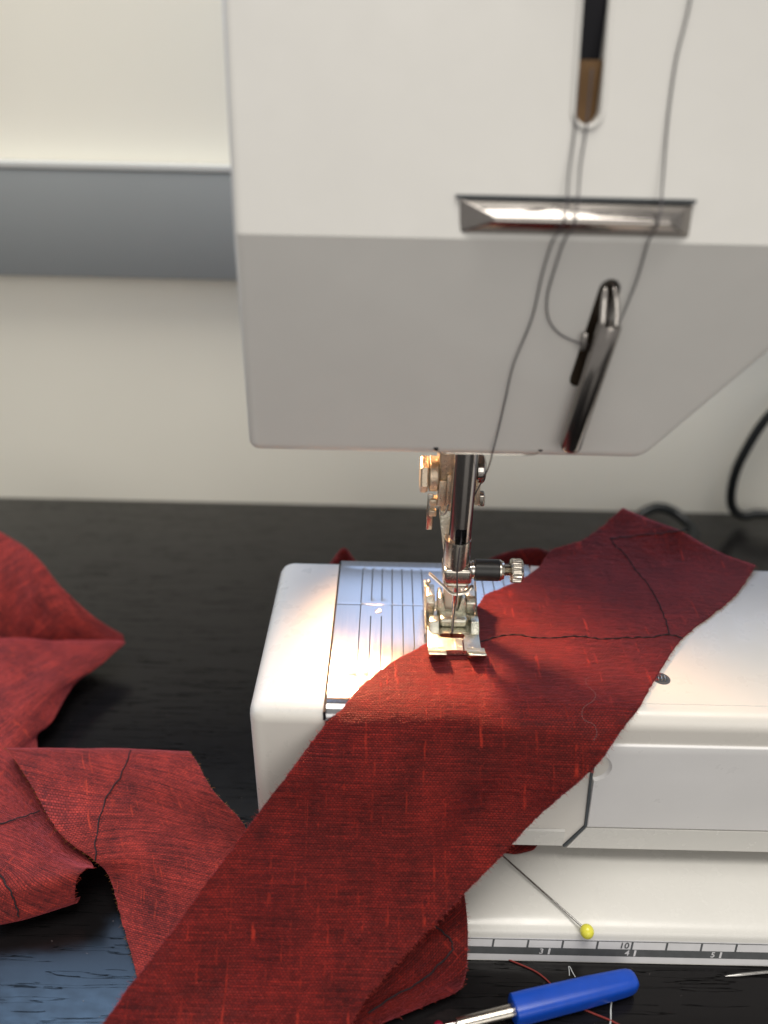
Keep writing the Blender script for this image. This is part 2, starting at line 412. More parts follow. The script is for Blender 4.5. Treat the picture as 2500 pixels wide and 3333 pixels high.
# base plate with ruler
bp = [(13.47, 0.02), (13.77, 0.80), (13.80, 0.88), (13.86, 0.95), (13.97, 1.02), (14.15, 1.075), (14.45, 1.11), (14.9, 1.12), (30, 1.12), (30, 0.02)]
base = xprism('base_plate', 'base', mac, bp, -1.6, 24)
FA, FB = Vector((0, 13.77, 0.80)), Vector((0, 13.47, 0.02))   # ruler face, top and bottom
FN = Vector((0, -(FA.z - FB.z), (FA.y - FB.y) * -1)); FN = Vector((0, -0.78, 0.30)).normalized()
def on_face(x, f, lift):
    p = FA.lerp(FB, f); return Vector((x, p.y, p.z)) + FN * lift
def face_quad(bm, x0, x1, f0, f1, lift, skew=0.0):
    """thin slab on the ruler face"""
    a = [on_face(x0 + skew, f0, lift), on_face(x1 + skew, f0, lift), on_face(x1, f1, lift), on_face(x0, f1, lift)]
    b = [p - FN * 0.004 for p in a]
    va = [bm.verts.new(p) for p in a]; vb = [bm.verts.new(p) for p in b]
    bm.faces.new(va); bm.faces.new(vb[::-1])
    for i in range(4): j = (i + 1) % 4; bm.faces.new((va[i], vb[i], vb[j], va[j]))
def face_strip(name, mat, parent, *a, **k):
    bm = bmesh.new(); face_quad(bm, *a, **k); return finish(name, bm, mat, parent, smooth=0)
ruler = face_strip('ruler_strip', 'paper', base, -1.4, 23.5, 0.10, 0.97, 0.005)
face_strip('ruler_line', 'ink', base, -1.4, 23.5, 0.14, 0.165, 0.009)
face_strip('ruler_band', 'ink', base, -1.4, 23.5, 0.455, 0.735, 0.009)
for k in range(-8, 13):
    x = 7.66 + 1.035 * k
    face_strip('ruler_tick', 'ink', base, x - 0.03, x + 0.03, 0.165, 0.455, 0.010, skew=0.03)
for k in range(-3, 6):
    x = 7.76 + 2.56 * k
    face_strip('ruler_tick', 'paper', base, x - 0.03, x + 0.03, 0.48, 0.71, 0.013, skew=0.03)
def face_text(txt, x, f, size, mat, bold=0.0):
    cu = bpy.data.curves.new('number', 'FONT'); cu.body = txt; cu.size = size; cu.align_x = 'RIGHT'; cu.align_y = 'CENTER'
    cu.shear = 0.15; cu.extrude = 0.003; cu.offset = bold
    o = bpy.data.objects.new('number', cu); COL.objects.link(o)
    bpy.context.view_layer.update()
    me = bpy.data.meshes.new_from_object(o.evaluated_get(bpy.context.evaluated_depsgraph_get()))
    bpy.data.objects.remove(o)
    up = (FA - FB).normalized(); c = on_face(x, f, 0.012); org = origin(base)
    for v in me.vertices:
        q = c + Vector((1, 0, 0)) * v.co.x * 1.15 + up * v.co.y + FN * v.co.z
        v.co = (q - org) * S
    me.materials.clear()
    n = link('ruler_number', me, mat, base, 0); return n
for k in range(-3, 6): face_text(str(4 + k), 7.76 + 2.56 * k - 0.16, 0.60, 0.24, 'paper', 0.002)
face_text('10', 7.58, 0.315, 0.26, 'ink', 0.004)
face_text('5', 7.66 - 5 * 1.035 - 0.06, 0.315, 0.29, 'ink', 0.008)
face_text('15', 7.66 + 5 * 1.035 - 0.06, 0.315, 0.29, 'ink', 0.008)

# free arm
bm = bmesh.new()
vs8 = add_box(bm, -3.78, 24, 16.15, 24.05, 1.82, 7.30)
es = [e for e in bm.edges if not all(abs(v.co.x - 24) < 1e-4 for v in e.verts) and not all(v.co.z < 2 for v in e.verts)]
bmesh.ops.bevel(bm, geom=es, offset=0.5, segments=8, profile=0.5, affect='EDGES')
arm = finish('free_arm', bm, 'enamel', mac)
# lower lip of the arm and the hinged front panel on its right with a finger notch
lip = xprism('arm_lower_lip', 'base', mac, [(16.13, 1.80), (16.08, 1.86), (16.08, 2.52), (16.13, 2.58), (16.5, 2.58), (16.5, 1.80)], -3.0, 5.88)
bm = bmesh.new(); add_prism(bm, [(6.02, 1.80), (6.50, 2.72), (6.46, 2.76), (24, 2.76), (24, 1.80)][0:2] + [(24, 2.72), (24, 1.80)], 16.06, 16.5)
finish('arm_lower_lip', bm, 'base', mac)
bm = bmesh.new(); add_prism(bm, [(6.52, 2.76), (6.36, 5.9), (6.36, 6.3), (24, 6.3), (24, 2.76)], 16.07, 16.5)
bmesh.ops.bevel(bm, geom=[e for e in bm.edges if all(abs(v.co.y - 16.07) < 1e-4 for v in e.verts)], offset=0.05, segments=3, profile=0.5, affect='EDGES')
panel = finish('front_panel', bm, 'panel', mac)
bmc = bmesh.new(); bmesh.ops.create_uvsphere(bmc, u_segments=40, v_segments=24, radius=0.55)
for v in bmc.verts: v.co = Vector((v.co.x * 1.0 + 6.36, v.co.y * 0.55 + 15.97, v.co.z * 1.05 + 5.36))
cut(panel, [bmc])
bm = bmesh.new()
for (xa, za), (xb, zb) in (((6.335, 6.2), (6.335, 4.95)), ((6.335, 4.95), (6.49, 2.74)), ((6.47, 2.74), (5.94, 1.80))):
    d = Vector((xb - xa, 0, zb - za)).normalized(); nrm = Vector((d.z, 0, -d.x)) * 0.035
    a, b = Vector((xa, 0, za)), Vector((xb, 0, zb))
    add_prism(bm, [((a + nrm).x, (a + nrm).z), ((b + nrm).x, (b + nrm).z), ((b - nrm).x, (b - nrm).z), ((a - nrm).x, (a - nrm).z)], 16.085, 16.16)
finish('panel_seam', bm, 'seam', mac, smooth=0)
# thin cover sheet on the arm to the right of the needle plate, and its screw hole
bed = box('bed_cover', 'enamel', mac, 5.45, 24, 16.75, 23.85, 7.29, 7.318, 0.008)
lathe('screw_hole', 'seam', mac, (8.48, 17.82, 7.30), (8.48, 17.82, 7.4), [(0, 0.26), (0.026, 0.26), (0.0262, 0.19), (0.0263, 0.05)], 28)
for dx in (-0.1, 0.0, 0.1):
    tube('screw_thread', 'nickel', mac, [(8.48 + dx - 0.04, 17.70, 7.33), (8.48 + dx, 17.78, 7.345), (8.48 + dx + 0.02, 17.93, 7.33)], 0.03, 6, 4)

# needle plate: engraved guide lines are cut into its surface
def needle_plate():
    x0, x1 = -1.55, 5.40
    prof = [(23.93, 7.26), (23.92, 7.31), (23.88, 7.33)]
    ys = sorted({23.5, 23.46, 21.4, 21.36, 21.27, 21.22, 21.17, 20.6, 20.56, 17.66, 17.62} | {16.7 + 0.3 * i for i in range(24)}, reverse=True)
    prof += [(y, 7.33) for y in ys if y < 23.85]
    for i in range(1, 9):
        a = math.radians(90 * i / 8); prof.append((16.65 - 0.53 * math.sin(a), 6.80 + 0.53 * math.cos(a)))
    prof.append((16.12, 6.62)); prof.append((16.17, 6.6))
    gx = [-0.72 + 0.355 * i for i in range(7)] + [2.80, 3.18, 3.56, 3.94, 4.32, 4.70]
    def segs(i):
        if i in (1, 2): return [(23.5, 21.4), (20.6, 17.62)]
        return [(23.5, 17.62)]
    wd = 0.020
    xs = [x0, x0 + 0.02] + sorted(x for g in gx for x in (g - wd, g, g + wd)) + [x1 - 0.02, x1]
    bm = bmesh.new(); grid = []
    for (y, z) in prof:
        row = []
        for x in xs:
            dz = 0.0
            if z > 7.329:
                for i, g in enumerate(gx):
                    if abs(x - g) < 1e-6 and any(b < y < a for a, b in segs(i)): dz = 0.009
                if abs(y - 21.22) < 1e-6 and x0 + 0.02 < x < x1 - 0.02: dz = max(dz, 0.008)
            if x in (x0, x1): dz = 0.02
            row.append(bm.verts.new((x, y, z - dz)))
        grid.append(row)
    for a, b in zip(grid, grid[1:]):
        for i in range(len(xs) - 1): bm.faces.new((a[i], a[i + 1], b[i + 1], b[i]))
    uvl = bm.loops.layers.uv.new('UVMap')
    for f in bm.faces:
        for lp in f.loops: lp[uvl].uv = (lp.vert.co.x, lp.vert.co.y - lp.vert.co.z)
    return finish('needle_plate', bm, 'plate', mac, smooth=20)
plate = needle_plate()
box('plate_seam', 'dark', mac, -1.605, -1.535, 16.12, 23.9, 7.0, 7.312, 0.0)
lathe('plate_rivet', 'nickel', plate, (-0.12, 20.86, 7.32), (-0.12, 20.86, 7.5), [(0, 0.115), (0.016, 0.11), (0.022, 0.095), (0.016, 0.075), (0.02, 0.05), (0.028, 0.02)], 24)
lathe('plate_plug', 'satin', plate, (-0.62, 17.38, 7.32), (-0.62, 17.38, 7.5), [(0, 0.285), (0.020, 0.28), (0.026, 0.262), (0.014, 0.245), (0.014, 0.235), (0.022, 0.215), (0.024, 0.02)], 40)

# head with its take-up slot, thread-guide slot and open underside
def build_head():
    """slab with rounded front edges, then bent along a crisp horizontal crease"""
    bm = bmesh.new()
    zc, yf, yb = 19.92, 17.6, 27.6
    poly = [(-3.46, 14.29), (6.82, 14.29), (11.1, zc), (11.29, 21.0), (11.29, 31), (-3.46, 31)]
    add_prism(bm, poly, yf, yb)
    bmesh.ops.recalc_face_normals(bm, faces=bm.faces)
    ey = [e for e in bm.edges if abs(e.verts[0].co.y - e.verts[1].co.y) > 5 and e.verts[0].co.z < 15]
    bmesh.ops.bevel(bm, geom=ey, offset=0.28, segments=5, profile=0.5, affect='EDGES')
    ef = [e for e in bm.edges if all(abs(v.co.y - yf) < 1e-4 for v in e.verts)]
    bmesh.ops.bevel(bm, geom=ef, offset=0.26, segments=6, profile=0.5, affect='EDGES')
    bmesh.ops.bisect_plane(bm, geom=list(bm.verts) + list(bm.edges) + list(bm.faces), dist=1e-4, plane_co=(0, 0, zc), plane_no=(0, 0, 1))
    for v in bm.verts:
        wgt = max(0.0, min(1.0, (yb - v.co.y) / (yb - yf)))
        up = v.co.z - zc
        if v.co.x < -2.5: v.co.x -= 0.0315 * up if up > 0 else -0.0266 * up
        v.co.y += (0.31 * up if up > 0 else -0.151 * up) * wgt
    return finish('head', bm, 'head', mac, smooth=19)
head = build_head()
slotA = capsule(4.12, 22.42, 33, 0.29)
slotB = tilt_capsule((4.74, 16.60), (5.02, 18.85), 0.25)
cut(head, [box_bm(-3.1, 6.1, 18.95, 27.2, 13.5, 16.6), prism_bm(slotA, 16.5, 20.2), prism_bm(slotB, 16.5, 18.40)], smooth=19)
tube('slot_rim', 'head', mac, [(x, 17.6 + 0.31 * (z - 19.92) - 0.01, z) for x, z in capsule(4.12, 22.42, 30.5, 0.31, 14)[14:] + capsule(4.12, 22.42, 30.5, 0.31, 14)[:1]], 0.055, 10, 1)
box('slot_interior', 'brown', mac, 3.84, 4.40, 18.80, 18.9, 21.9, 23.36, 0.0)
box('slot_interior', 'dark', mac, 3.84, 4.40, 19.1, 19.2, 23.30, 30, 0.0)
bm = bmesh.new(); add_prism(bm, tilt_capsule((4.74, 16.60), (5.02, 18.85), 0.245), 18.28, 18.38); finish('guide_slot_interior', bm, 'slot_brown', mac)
box('arm_housing', 'head', mac, 11.31, 26, 18.4, 29, 20.2, 30.9, 0.2)
box('pillar', 'enamel', mac, 17.9, 26, 17.2, 29.2, 1.13, 20.19, 0.3)
# small holes and the wire guide along the lower edge of the head
for x, z in ((1.33, 14.50), (4.07, 14.54)):
    lathe('face_hole', 'dark', mac, (x, 18.45, z), (x, 18.30, z), [(0, 0.075), (0.032, 0.07), (0.036, 0.02)], 16)
tube('wire_guide', 'nickel', mac, [(1.38, 18.41, 14.45), (1.45, 18.38, 14.40), (1.86, 18.37, 14.39), (2.63, 18.37, 14.40), (3.5, 18.37, 14.39), (3.87, 18.38, 14.40), (4.02, 18.41, 14.44)], 0.016, 6, 5)

# chrome thread guide on the face: a hipped bar, with a grey strip for the shade in the gap above
bm = bmesh.new()
o4 = [(1.50, 17.66, 20.02), (6.54, 17.66, 20.02), (6.54, 17.80, 20.72), (1.47, 17.80, 20.72)]
i2 = [(2.20, 17.30, 20.33), (5.98, 17.30, 20.33)]
i2b = [(2.20, 17.33, 20.43), (5.98, 17.33, 20.43)]
vo = [bm.verts.new(p) for p in o4]; vi = [bm.verts.new(p) for p in i2]; vj = [bm.verts.new(p) for p in i2b]
bm.faces.new((vo[0], vo[1], vi[1], vi[0])); bm.faces.new((vi[0], vi[1], vj[1], vj[0])); bm.faces.new((vj[0], vj[1], vo[2], vo[3]))
bm.faces.new((vo[1], vo[2], vj[1], vi[1])); bm.faces.new((vo[3], vo[0], vi[0], vj[0])); bm.faces.new(vo[::-1])
bmesh.ops.bevel(bm, geom=list(bm.edges), offset=0.03, segments=2, profile=0.5, affect='EDGES')
guide = finish('thread_guide_bar', bm, 'dark_chrome', mac)
box('guide_gap', 'seam', mac, 1.40, 6.58, 17.77, 18.0, 20.725, 20.79, 0.0)
# chrome tube guide, tilted, with two wire prongs at its open top
ta, tb = Vector((5.10, 17.58, 18.13)), Vector((4.71, 18.02, 14.68))
Lg = (tb - ta).length
gt = lathe('thread_guide_tube', 'dark_chrome', mac, ta, tb, [(0, 0.22), (0.01, 0.26), (0.05, 0.28), (Lg - 0.18, 0.27), (Lg - 0.09, 0.235), (Lg - 0.03, 0.15), (Lg, 0.06)], 36)
tube('guide_prong', 'chrome', gt, [(4.93, 17.56, 18.05), (4.91, 17.62, 18.4), (4.92, 17.78, 18.8), (4.98, 18.05, 19.0)], 0.075, 8, 6)
tube('guide_prong', 'chrome', gt, [(5.24, 17.56, 18.05), (5.22, 17.64, 18.4), (5.16, 17.80, 18.8), (5.08, 18.05, 19.0)], 0.06, 8, 6)
box('guide_tab', 'dark_chrome', gt, 4.56, 4.68, 17.72, 17.84, 17.42, 17.85, 0.03)

# needle bar and clamp
NX, NY = 2.28, 19.62
bar = lathe('needle_bar', 'bar', mac, (NX, NY, 9.9), (NX, NY, 16.4), rod(0.335, 6.5), 48)
cut(bar, [box_bm(2.115, 2.44, 18.9, 19.75, 10.9, 11.52, 0.07, 3)])
box('bar_slot_shade', 'dark', bar, 2.10, 2.45, 19.72, 19.78, 10.85, 11.6, 0.0)  # dark plate standing in for shade inside the cut slot
cl = lathe('needle_clamp', 'nickel', mac, (NX - 0.05, NY, 9.98), (NX - 0.05, NY, 11.1), [(0, 0.38), (0.03, 0.41), (1.0, 0.405), (1.045, 0.40), (1.05, 0.36), (1.03, 0.34)], 48)
bm = bmesh.new(); add_box(bm, 1.82, 2.69, 19.20, 20.05, 9.60, 10.14, 0.10, 4); finish('clamp_block', bm, 'nickel', cl)
box('clamp_block', 'nickel', cl, 1.93, 2.60, 19.26, 19.95, 9.44, 9.62, 0.07, 3)
cz, cy = 9.94, 19.58
lathe('clamp_neck', 'chrome', cl, (2.64, cy, cz), (3, cy, cz), [(0, 0.25), (0.06, 0.25), (0.07, 0.29), (0.12, 0.29), (0.13, 0.25), (0.18, 0.25)], 32)
lathe('clamp_sleeve', 'black_sleeve', cl, (2.79, cy, cz), (4, cy, cz), rod(0.335, 0.74, 0.015), 40)
lathe('clamp_ring', 'nickel', cl, (3.53, cy, cz), (4, cy, cz), [(0, 0.30), (0.01, 0.325), (0.06, 0.325), (0.10, 0.29), (0.15, 0.27), (0.16, 0.2)], 40)
lathe('screw_thread', 'nickel', cl, (3.66, cy, cz), (4, cy, cz), [(0, 0.15)] + [(0.02 + 0.022 * i, 0.18 if i % 2 else 0.145) for i in range(10)], 28)
def knurl(i, r, t): return r * (1.0 if not (0.07 < t < 0.33) else (1.035 if i % 4 < 2 else 0.95))
kn = lathe('screw_knob', 'nickel', cl, (3.865, cy, cz), (5, cy, cz), [(0, 0.27), (0.03, 0.345), (0.06, 0.365), (0.075, 0.365), (0.32, 0.365), (0.335, 0.36), (0.38, 0.33), (0.40, 0.29)], 96, knurl)
cut(kn, [box_bm(4.17, 4.5, cy - 0.6, cy + 0.6, cz + 0.16, cz + 0.27)])
tube('thread_hook', 'nickel', cl, [(1.40, 19.30, 9.97), (1.62, 19.22, 9.80), (1.86, 19.14, 9.60), (2.05, 19.10, 9.42), (2.25, 19.10, 9.36), (2.48, 19.12, 9.40), (2.66, 19.18, 9.50), (2.72, 19.30, 9.54)], 0.062, 10, 6, flat=0.55)
lathe('needle', 'chrome', mac, (2.24, 19.36, 9.6), (2.23, 19.34, 6.9), [(0, 0.085), (0.72, 0.085), (0.80, 0.075), (0.95, 0.05), (1.0, 0.048), (2.2, 0.044), (2.45, 0.03), (2.62, 0.004)], 20)

# presser bar and its clamp
lathe('presser_bar', 'bar', mac, (2.25, 21.35, 11.4), (2.25, 21.35, 16.4), rod(0.36, 5.0), 36)
ph = box('presser_bar_clamp', 'cast', mac, 1.62, 2.80, 20.78, 21.9, 12.30, 14.3, 0.10, 3)
loft('clamp_body', 'cast', ph, [(1.66, 2.80, 20.85, 21.9, 12.32), (1.72, 2.70, 20.95, 21.8, 11.5), (1.80, 2.62, 21.0, 21.7, 11.05)], 0.05)
box('clamp_cheek', 'cast', ph, 1.64, 1.88, 20.62, 21.2, 11.52, 12.43, 0.05, 3)
box('clamp_rib', 'cast', ph, 1.88, 2.02, 20.66, 21.0, 11.60, 12.60, 0.03, 2)
bm = bmesh.new(); add_lathe(bm, (1.08, 21.15, 12.37), (2, 21.15, 12.37), [(0, 0.52), (0.05, 0.575), (0.20, 0.575), (0.25, 0.53)], 6)
bmesh.ops.rotate(bm, verts=bm.verts, cent=Vector((1.2, 21.15, 12.37)), matrix=Matrix.Rotation(math.radians(14), 3, 'X'))
hx = finish('hex_screw', bm, 'cast', ph, smooth=20)
lathe('screw_washer', 'cast', ph, (1.35, 21.15, 12.40), (2, 21.15, 12.40), [(0, 0.40), (0.01, 0.40), (0.015, 0.53), (0.03, 0.55), (0.24, 0.55), (0.26, 0.53), (0.29, 0.5)], 44)
box('thread_cutter_lever', 'nickel', ph, 1.34, 1.54, 21.0, 21.07, 10.47, 11.75, 0.025)
box('lever_bracket', 'cast', ph, 1.40, 1.66, 20.90, 21.25, 11.38, 11.62, 0.05, 3)
box('lever_bracket', 'cast', ph, 1.41, 1.64, 20.88, 21.1, 11.02, 11.24, 0.045, 3)
box('lever_bracket', 'cast', ph, 1.44, 1.58, 20.98, 21.1, 11.2, 11.42, 0.02, 2)
tube('spring_wire', 'nickel', ph, [(1.70, 20.85, 11.52), (1.74, 20.8, 11.25), (1.82, 20.78, 11.16), (1.92, 20.78, 11.28), (2.0, 20.8, 11.6), (2.06, 20.8, 11.66)], 0.035, 8, 6)
lathe('dome_screw', 'chrome', ph, (2.80, 21.1, 12.62), (4, 21.1, 12.62), [(0, 0.46), (0.10, 0.47), (0.18, 0.45), (0.24, 0.38), (0.275, 0.25), (0.285, 0.05)], 36)
box('clamp_cheek', 'cast', ph, 2.78, 2.92, 20.75, 21.3, 11.52, 12.43, 0.04, 2)
box('side_nut', 'nickel', ph, 2.90, 3.11, 20.85, 21.2, 11.42, 11.84, 0.06, 3)

# presser foot: shank, claw, hinge and slotted sole
pf = loft('presser_foot', 'foot', mac, [(1.78, 2.62, 20.95, 21.4, 11.20), (1.76, 2.62, 20.90, 21.35, 10.85), (1.86, 2.58, 20.72, 21.05, 10.2), (1.95, 2.52, 20.55, 20.85, 9.6), (1.97, 2.50, 20.35, 20.65, 8.7), (2.0, 2.51, 20.24, 20.55, 7.85)], 0.035)
loft('shank_inlay', 'satin', pf, [(2.04, 2.46, 20.205, 20.30, 7.96), (2.03, 2.45, 20.315, 20.42, 8.72), (2.01, 2.46, 20.515, 20.62, 9.60)], 0.012)
bm = bmesh.new()
add_prism(bm, [(1.80, 7.66), (2.74, 7.66), (2.72, 8.2), (2.66, 8.46), (2.56, 8.46), (2.53, 8.28), (2.50, 7.92), (2.02, 7.92), (1.98, 8.28), (1.94, 8.46), (1.82, 8.46), (1.78, 8.2)], 20.12, 20.75)
bmesh.ops.bevel(bm, geom=list(bm.edges), offset=0.035, segments=2, profile=0.5, affect='EDGES'); finish('ankle_claw', bm, 'foot', pf)
box('ankle_bar', 'foot', pf, 1.85, 2.76, 19.70, 20.24, 7.60, 7.92, 0.11, 4)
lathe('hinge_pin', 'foot', pf, (1.46, 20.42, 7.86), (4, 20.42, 7.86), rod(0.075, 1.62), 16)
for x0, x1 in ((1.43, 1.71), (2.73, 3.03)):
    loft('ankle_ear', 'foot', pf, [(x0 + 0.03, x1 - 0.01, 20.30, 20.75, 7.68), (x0 + 0.01, x1, 20.22, 20.85, 7.80), (x0, x1, 20.22, 20.95, 8.20), (x0, x1, 20.40, 21.05, 8.36)], 0.035)
    box('hinge_block', 'foot', pf, x0 + 0.10, x1 - 0.02, 19.86, 20.3, 7.60, 7.76, 0.04, 2)
for x0, x1 in ((1.52, 1.84), (2.84, 3.12)):
    loft('hinge_lug', 'foot', pf, [(x0, x1, 19.40, 20.0, 7.58), (x0, x1, 19.50, 19.98, 7.72), (x0 + 0.01, x1 - 0.01, 19.62, 19.94, 7.92)], 0.035)
for x in (1.385, 3.06):
    bm = bmesh.new(); add_xprism(bm, [(19.5, 7.50), (19.55, 7.64), (20.3, 7.86), (20.9, 8.30), (21.25, 8.40), (21.35, 8.25), (21.3, 7.55), (20.5, 7.46)], x, x + 0.05); finish('side_wing', bm, 'foot', pf)
box('rear_plate', 'foot', pf, 1.42, 3.06, 20.2, 21.3, 7.42, 7.50, 0.02)
for x in (1.47, 2.78):
    tube('rear_prong', 'foot', pf, [(x, 21.15, 7.7), (x + 0.0, 21.1, 8.2), (x + 0.03, 21.02, 8.46), (x + 0.08, 20.95, 8.5)], 0.06, 8, 5)
bm = bmesh.new(); add_box(bm, 1.45, 3.11, 18.52, 20.3, 7.415, 7.60, 0.03, 3)
sole = finish('sole', bm, 'foot', pf)
cap = [(x, y) for x, y in tilt_capsule((1.96, 19.31), (2.54, 19.31), 0.105)]
bmc = bmesh.new(); a = [bmc.verts.new((x, y, 7.2)) for x, y in cap]; b = [bmc.verts.new((x, y, 7.8)) for x, y in cap]
bmc.faces.new(a); bmc.faces.new(b[::-1])
for i in range(len(cap)): j = (i + 1) % len(cap); bmc.faces.new((a[i], a[j], b[j], b[i]))
cut(sole, [bmc, box_bm(2.545, 2.585, 18.3, 19.3, 7.2, 7.8), box_bm(2.0, 2.66, 18.3, 18.60, 7.2, 7.8)])
for x0, x1 in ((1.46, 2.0), (2.67, 3.21)):
    xprism('toe', 'foot', pf, [(18.75, 7.42), (18.75, 7.602), (18.55, 7.61), (18.40, 7.66), (18.29, 7.75), (18.22, 7.80), (18.16, 7.77), (18.20, 7.68), (18.30, 7.55), (18.45, 7.45)], x0, x1, 0.022, 2)
for x in (2.225, 2.31):
    box('sole_ridge', 'foot', pf, x - 0.02, x + 0.02, 18.62, 19.14, 7.59, 7.612, 0.008)

# sewing lamp in the open underside of the head
lamp = lathe('sewing_lamp', 'nickel', mac, (-2.4, 26.3, 16.55), (-2.4, 26.3, 14), [(0, 0.5), (0.5, 0.5), (0.55, 0.45), (0.6, 0.1)], 24)
sl = bpy.data.lights.new('sewing_lamp_light', 'SPOT'); sl.energy = 3.0; sl.color = (1.0, 0.54, 0.27); sl.spot_size = math.radians(63); sl.spot_blend = 1.0; sl.shadow_soft_size = 0.009
so = bpy.data.objects.new('sewing_lamp_light', sl); COL.objects.link(so)
so.location = Vector((-2.4, 26.3, 15.4)) * S
so.rotation_euler = (Vector((2.7, 17.0, 7.3)) - Vector((-2.4, 26.3, 15.4))).to_track_quat('-Z', 'Y').to_euler()

# ---------------------------------------------------------------- machine thread
TR = 0.021
top = empty('machine_thread', (2.24, 19.3, 7.6), 'fine grey thread running down the machine face to the needle', 'thread')
tube('thread_run', 'thread', top, [(3.86, 18.6, 23.2), (3.86, 18.2, 22.1), (3.77, 17.80, 21.2), (3.70, 17.27, 20.42), (3.54, 17.52, 19.9), (3.43, 17.65, 19.2), (3.34, 17.82, 18.14), (3.05, 17.93, 17.0), (2.97, 18.12, 16.04), (2.88, 18.25, 15.08), (2.80, 18.32, 14.42), (2.85, 19.0, 13.75), (2.86, 19.8, 13.0), (2.6, 20.15, 12.0), (2.36, 20.05, 11.4), (2.30, 19.4, 11.15), (2.26, 19.24, 10.98), (2.24, 19.185, 10.6), (2.23, 19.17, 10.1), (2.26, 19.165, 9.7), (2.27, 19.05, 9.38), (2.25, 19.26, 8.7), (2.24, 19.29, 7.9), (2.235, 19.33, 7.7)], TR, 6, 8)
tube('thread_run', 'thread', top, [(4.14, 18.6, 23.2), (4.10, 18.2, 22.1), (4.0, 17.82, 21.4), (3.92, 17.27, 20.42), (3.80, 17.52, 19.95), (3.70, 17.62, 19.4), (3.62, 17.74, 18.69), (3.72, 17.78, 18.16), (4.03, 17.8, 17.8), (4.5, 17.76, 17.6), (4.7, 17.74, 17.58)], TR, 6, 8)
tube('thread_run', 'thread', top, [(6.5, 20.95, 30.9), (6.12, 19.3, 25.6), (6.03, 18.9, 24.38), (5.87, 18.62, 23.4), (5.81, 18.27, 22.3), (5.78, 17.75, 21.08), (5.68, 17.27, 20.42), (5.62, 17.52, 19.95), (5.56, 17.62, 19.15), (5.43, 17.66, 18.5), (5.30, 17.6, 18.1)], TR, 6, 8)

# ---------------------------------------------------------------- silk strips
def fibres(name, edge, outs, per, mat, parent, org, lmax=0.16, rad=0.0045):
    """loose threads along a cut edge; outs gives an outward direction per edge point"""
    rnd = random.Random(len(edge) * 31 + per)
    bm = bmesh.new()
    for i in range(len(edge) - 1):
        a, b = Vector(edge[i]), Vector(edge[i + 1]); n = (b - a).length * per
        k = int(n) + (1 if rnd.random() < n - int(n) else 0)
        for _ in range(k):
            t = rnd.random(); p = a.lerp(b, t); o = Vector(outs[i]).normalized()
            along = (b - a).normalized() * rnd.uniform(-0.9, 0.9)
            d = (o + along + Vector((rnd.uniform(-.2, .2), rnd.uniform(-.2, .2), rnd.uniform(-.1, .35)))).normalized()
            L = lmax * rnd.random() ** 1.8 + 0.02
            p0 = p - o * 0.02; p1 = p + d * L * 0.6; p2 = p + (d + Vector((rnd.uniform(-.4, .4), rnd.uniform(-.4, .4), rnd.uniform(-.4, .3)))).normalized() * L
            add_tube(bm, [p0, p1, p2], rad, 3, taper=lambda t: 1 - 0.6 * t)
    o = finish(name, bm, mat, parent, org, smooth=0); o['kind'] = 'stuff'
    return o

PROF = [(28.5, 9.55), (27, 8.75), (25.5, 8.0), (24.3, 7.56), (23.3, 7.40), (22, 7.375), (19, 7.365), (17.05, 7.365), (16.55, 7.335), (16.2, 7.235), (15.92, 7.06), (15.6, 6.74), (15.1, 6.08), (14.4, 4.85), (13.4, 3.75), (12.2, 2.7), (10.9, 1.85), (9.4, 1.0), (8.2, 0.3)]
PS = [0.0]
for a, b in zip(PROF, PROF[1:]): PS.append(PS[-1] + math.hypot(b[0] - a[0], b[1] - a[1]))
s_ref = PS[9]; PS = [s - s_ref for s in PS]
PTS = [Vector((0, y, z)) for y, z in PROF]
def lay(x, s, lift=0.0):
    """a point of the flat strip (x, s) carried over the arm and down in front of it"""
    i = 0
    while i < len(PS) - 2 and s > PS[i + 1]: i += 1
    t = max(0.0, min(1.0, (s - PS[i]) / (PS[i + 1] - PS[i])))
    p0 = PTS[max(i - 1, 0)]; p1 = PTS[i]; p2 = PTS[i + 1]; p3 = PTS[min(i + 2, len(PTS) - 1)]
    d1 = PS[i + 1] - PS[i]; d0 = PS[i] - PS[max(i - 1, 0)] or d1; d2 = PS[min(i + 2, len(PS) - 1)] - PS[i + 1] or d1
    m1 = (p2 - p0) / (d0 + d1) * d1; m2 = (p3 - p1) / (d1 + d2) * d1
    h = (2*t**3-3*t**2+1) * p1 + (t**3-2*t**2+t) * m1 + (-2*t**3+3*t**2) * p2 + (t**3-t**2) * m2
    tg = ((6*t*t-6*t) * p1 + (3*t*t-4*t+1) * m1 + (-6*t*t+6*t) * p2 + (3*t*t-2*t) * m2).normalized()
    nr = Vector((0, tg.z, -tg.y))
    if nr.z < 0: nr = -nr
    flatness = 1.0 if s < -9.5 or s > 1.0 else 0.0
    if -9.5 <= s < -8: flatness = (-8 - s) / 1.5
    if 0 < s <= 1.0: flatness = s
    nz = noise.noise(Vector((x * 0.30 + 2, s * 0.22, 3.1))) * 0.55 + noise.noise(Vector(((x + s) * 0.55, (x - s) * 0.16, 6.4))) * 0.13 + noise.noise(Vector((x * 0.9 + s * 0.5, s * 0.8, 8.3))) * 0.05
    near = max(0.0, 1 - math.hypot(x - 2.4, s + 3.3) / 2.4)
    small = (noise.noise(Vector((x * 1.1, s * 0.9, 1.7))) + 0.35) * 0.045 * (1 - near) if x > 3 else 0.0
    p = Vector((x, h.y, h.z)) + nr * (nz * flatness + max(0.0, small) + lift)
    return p, nr
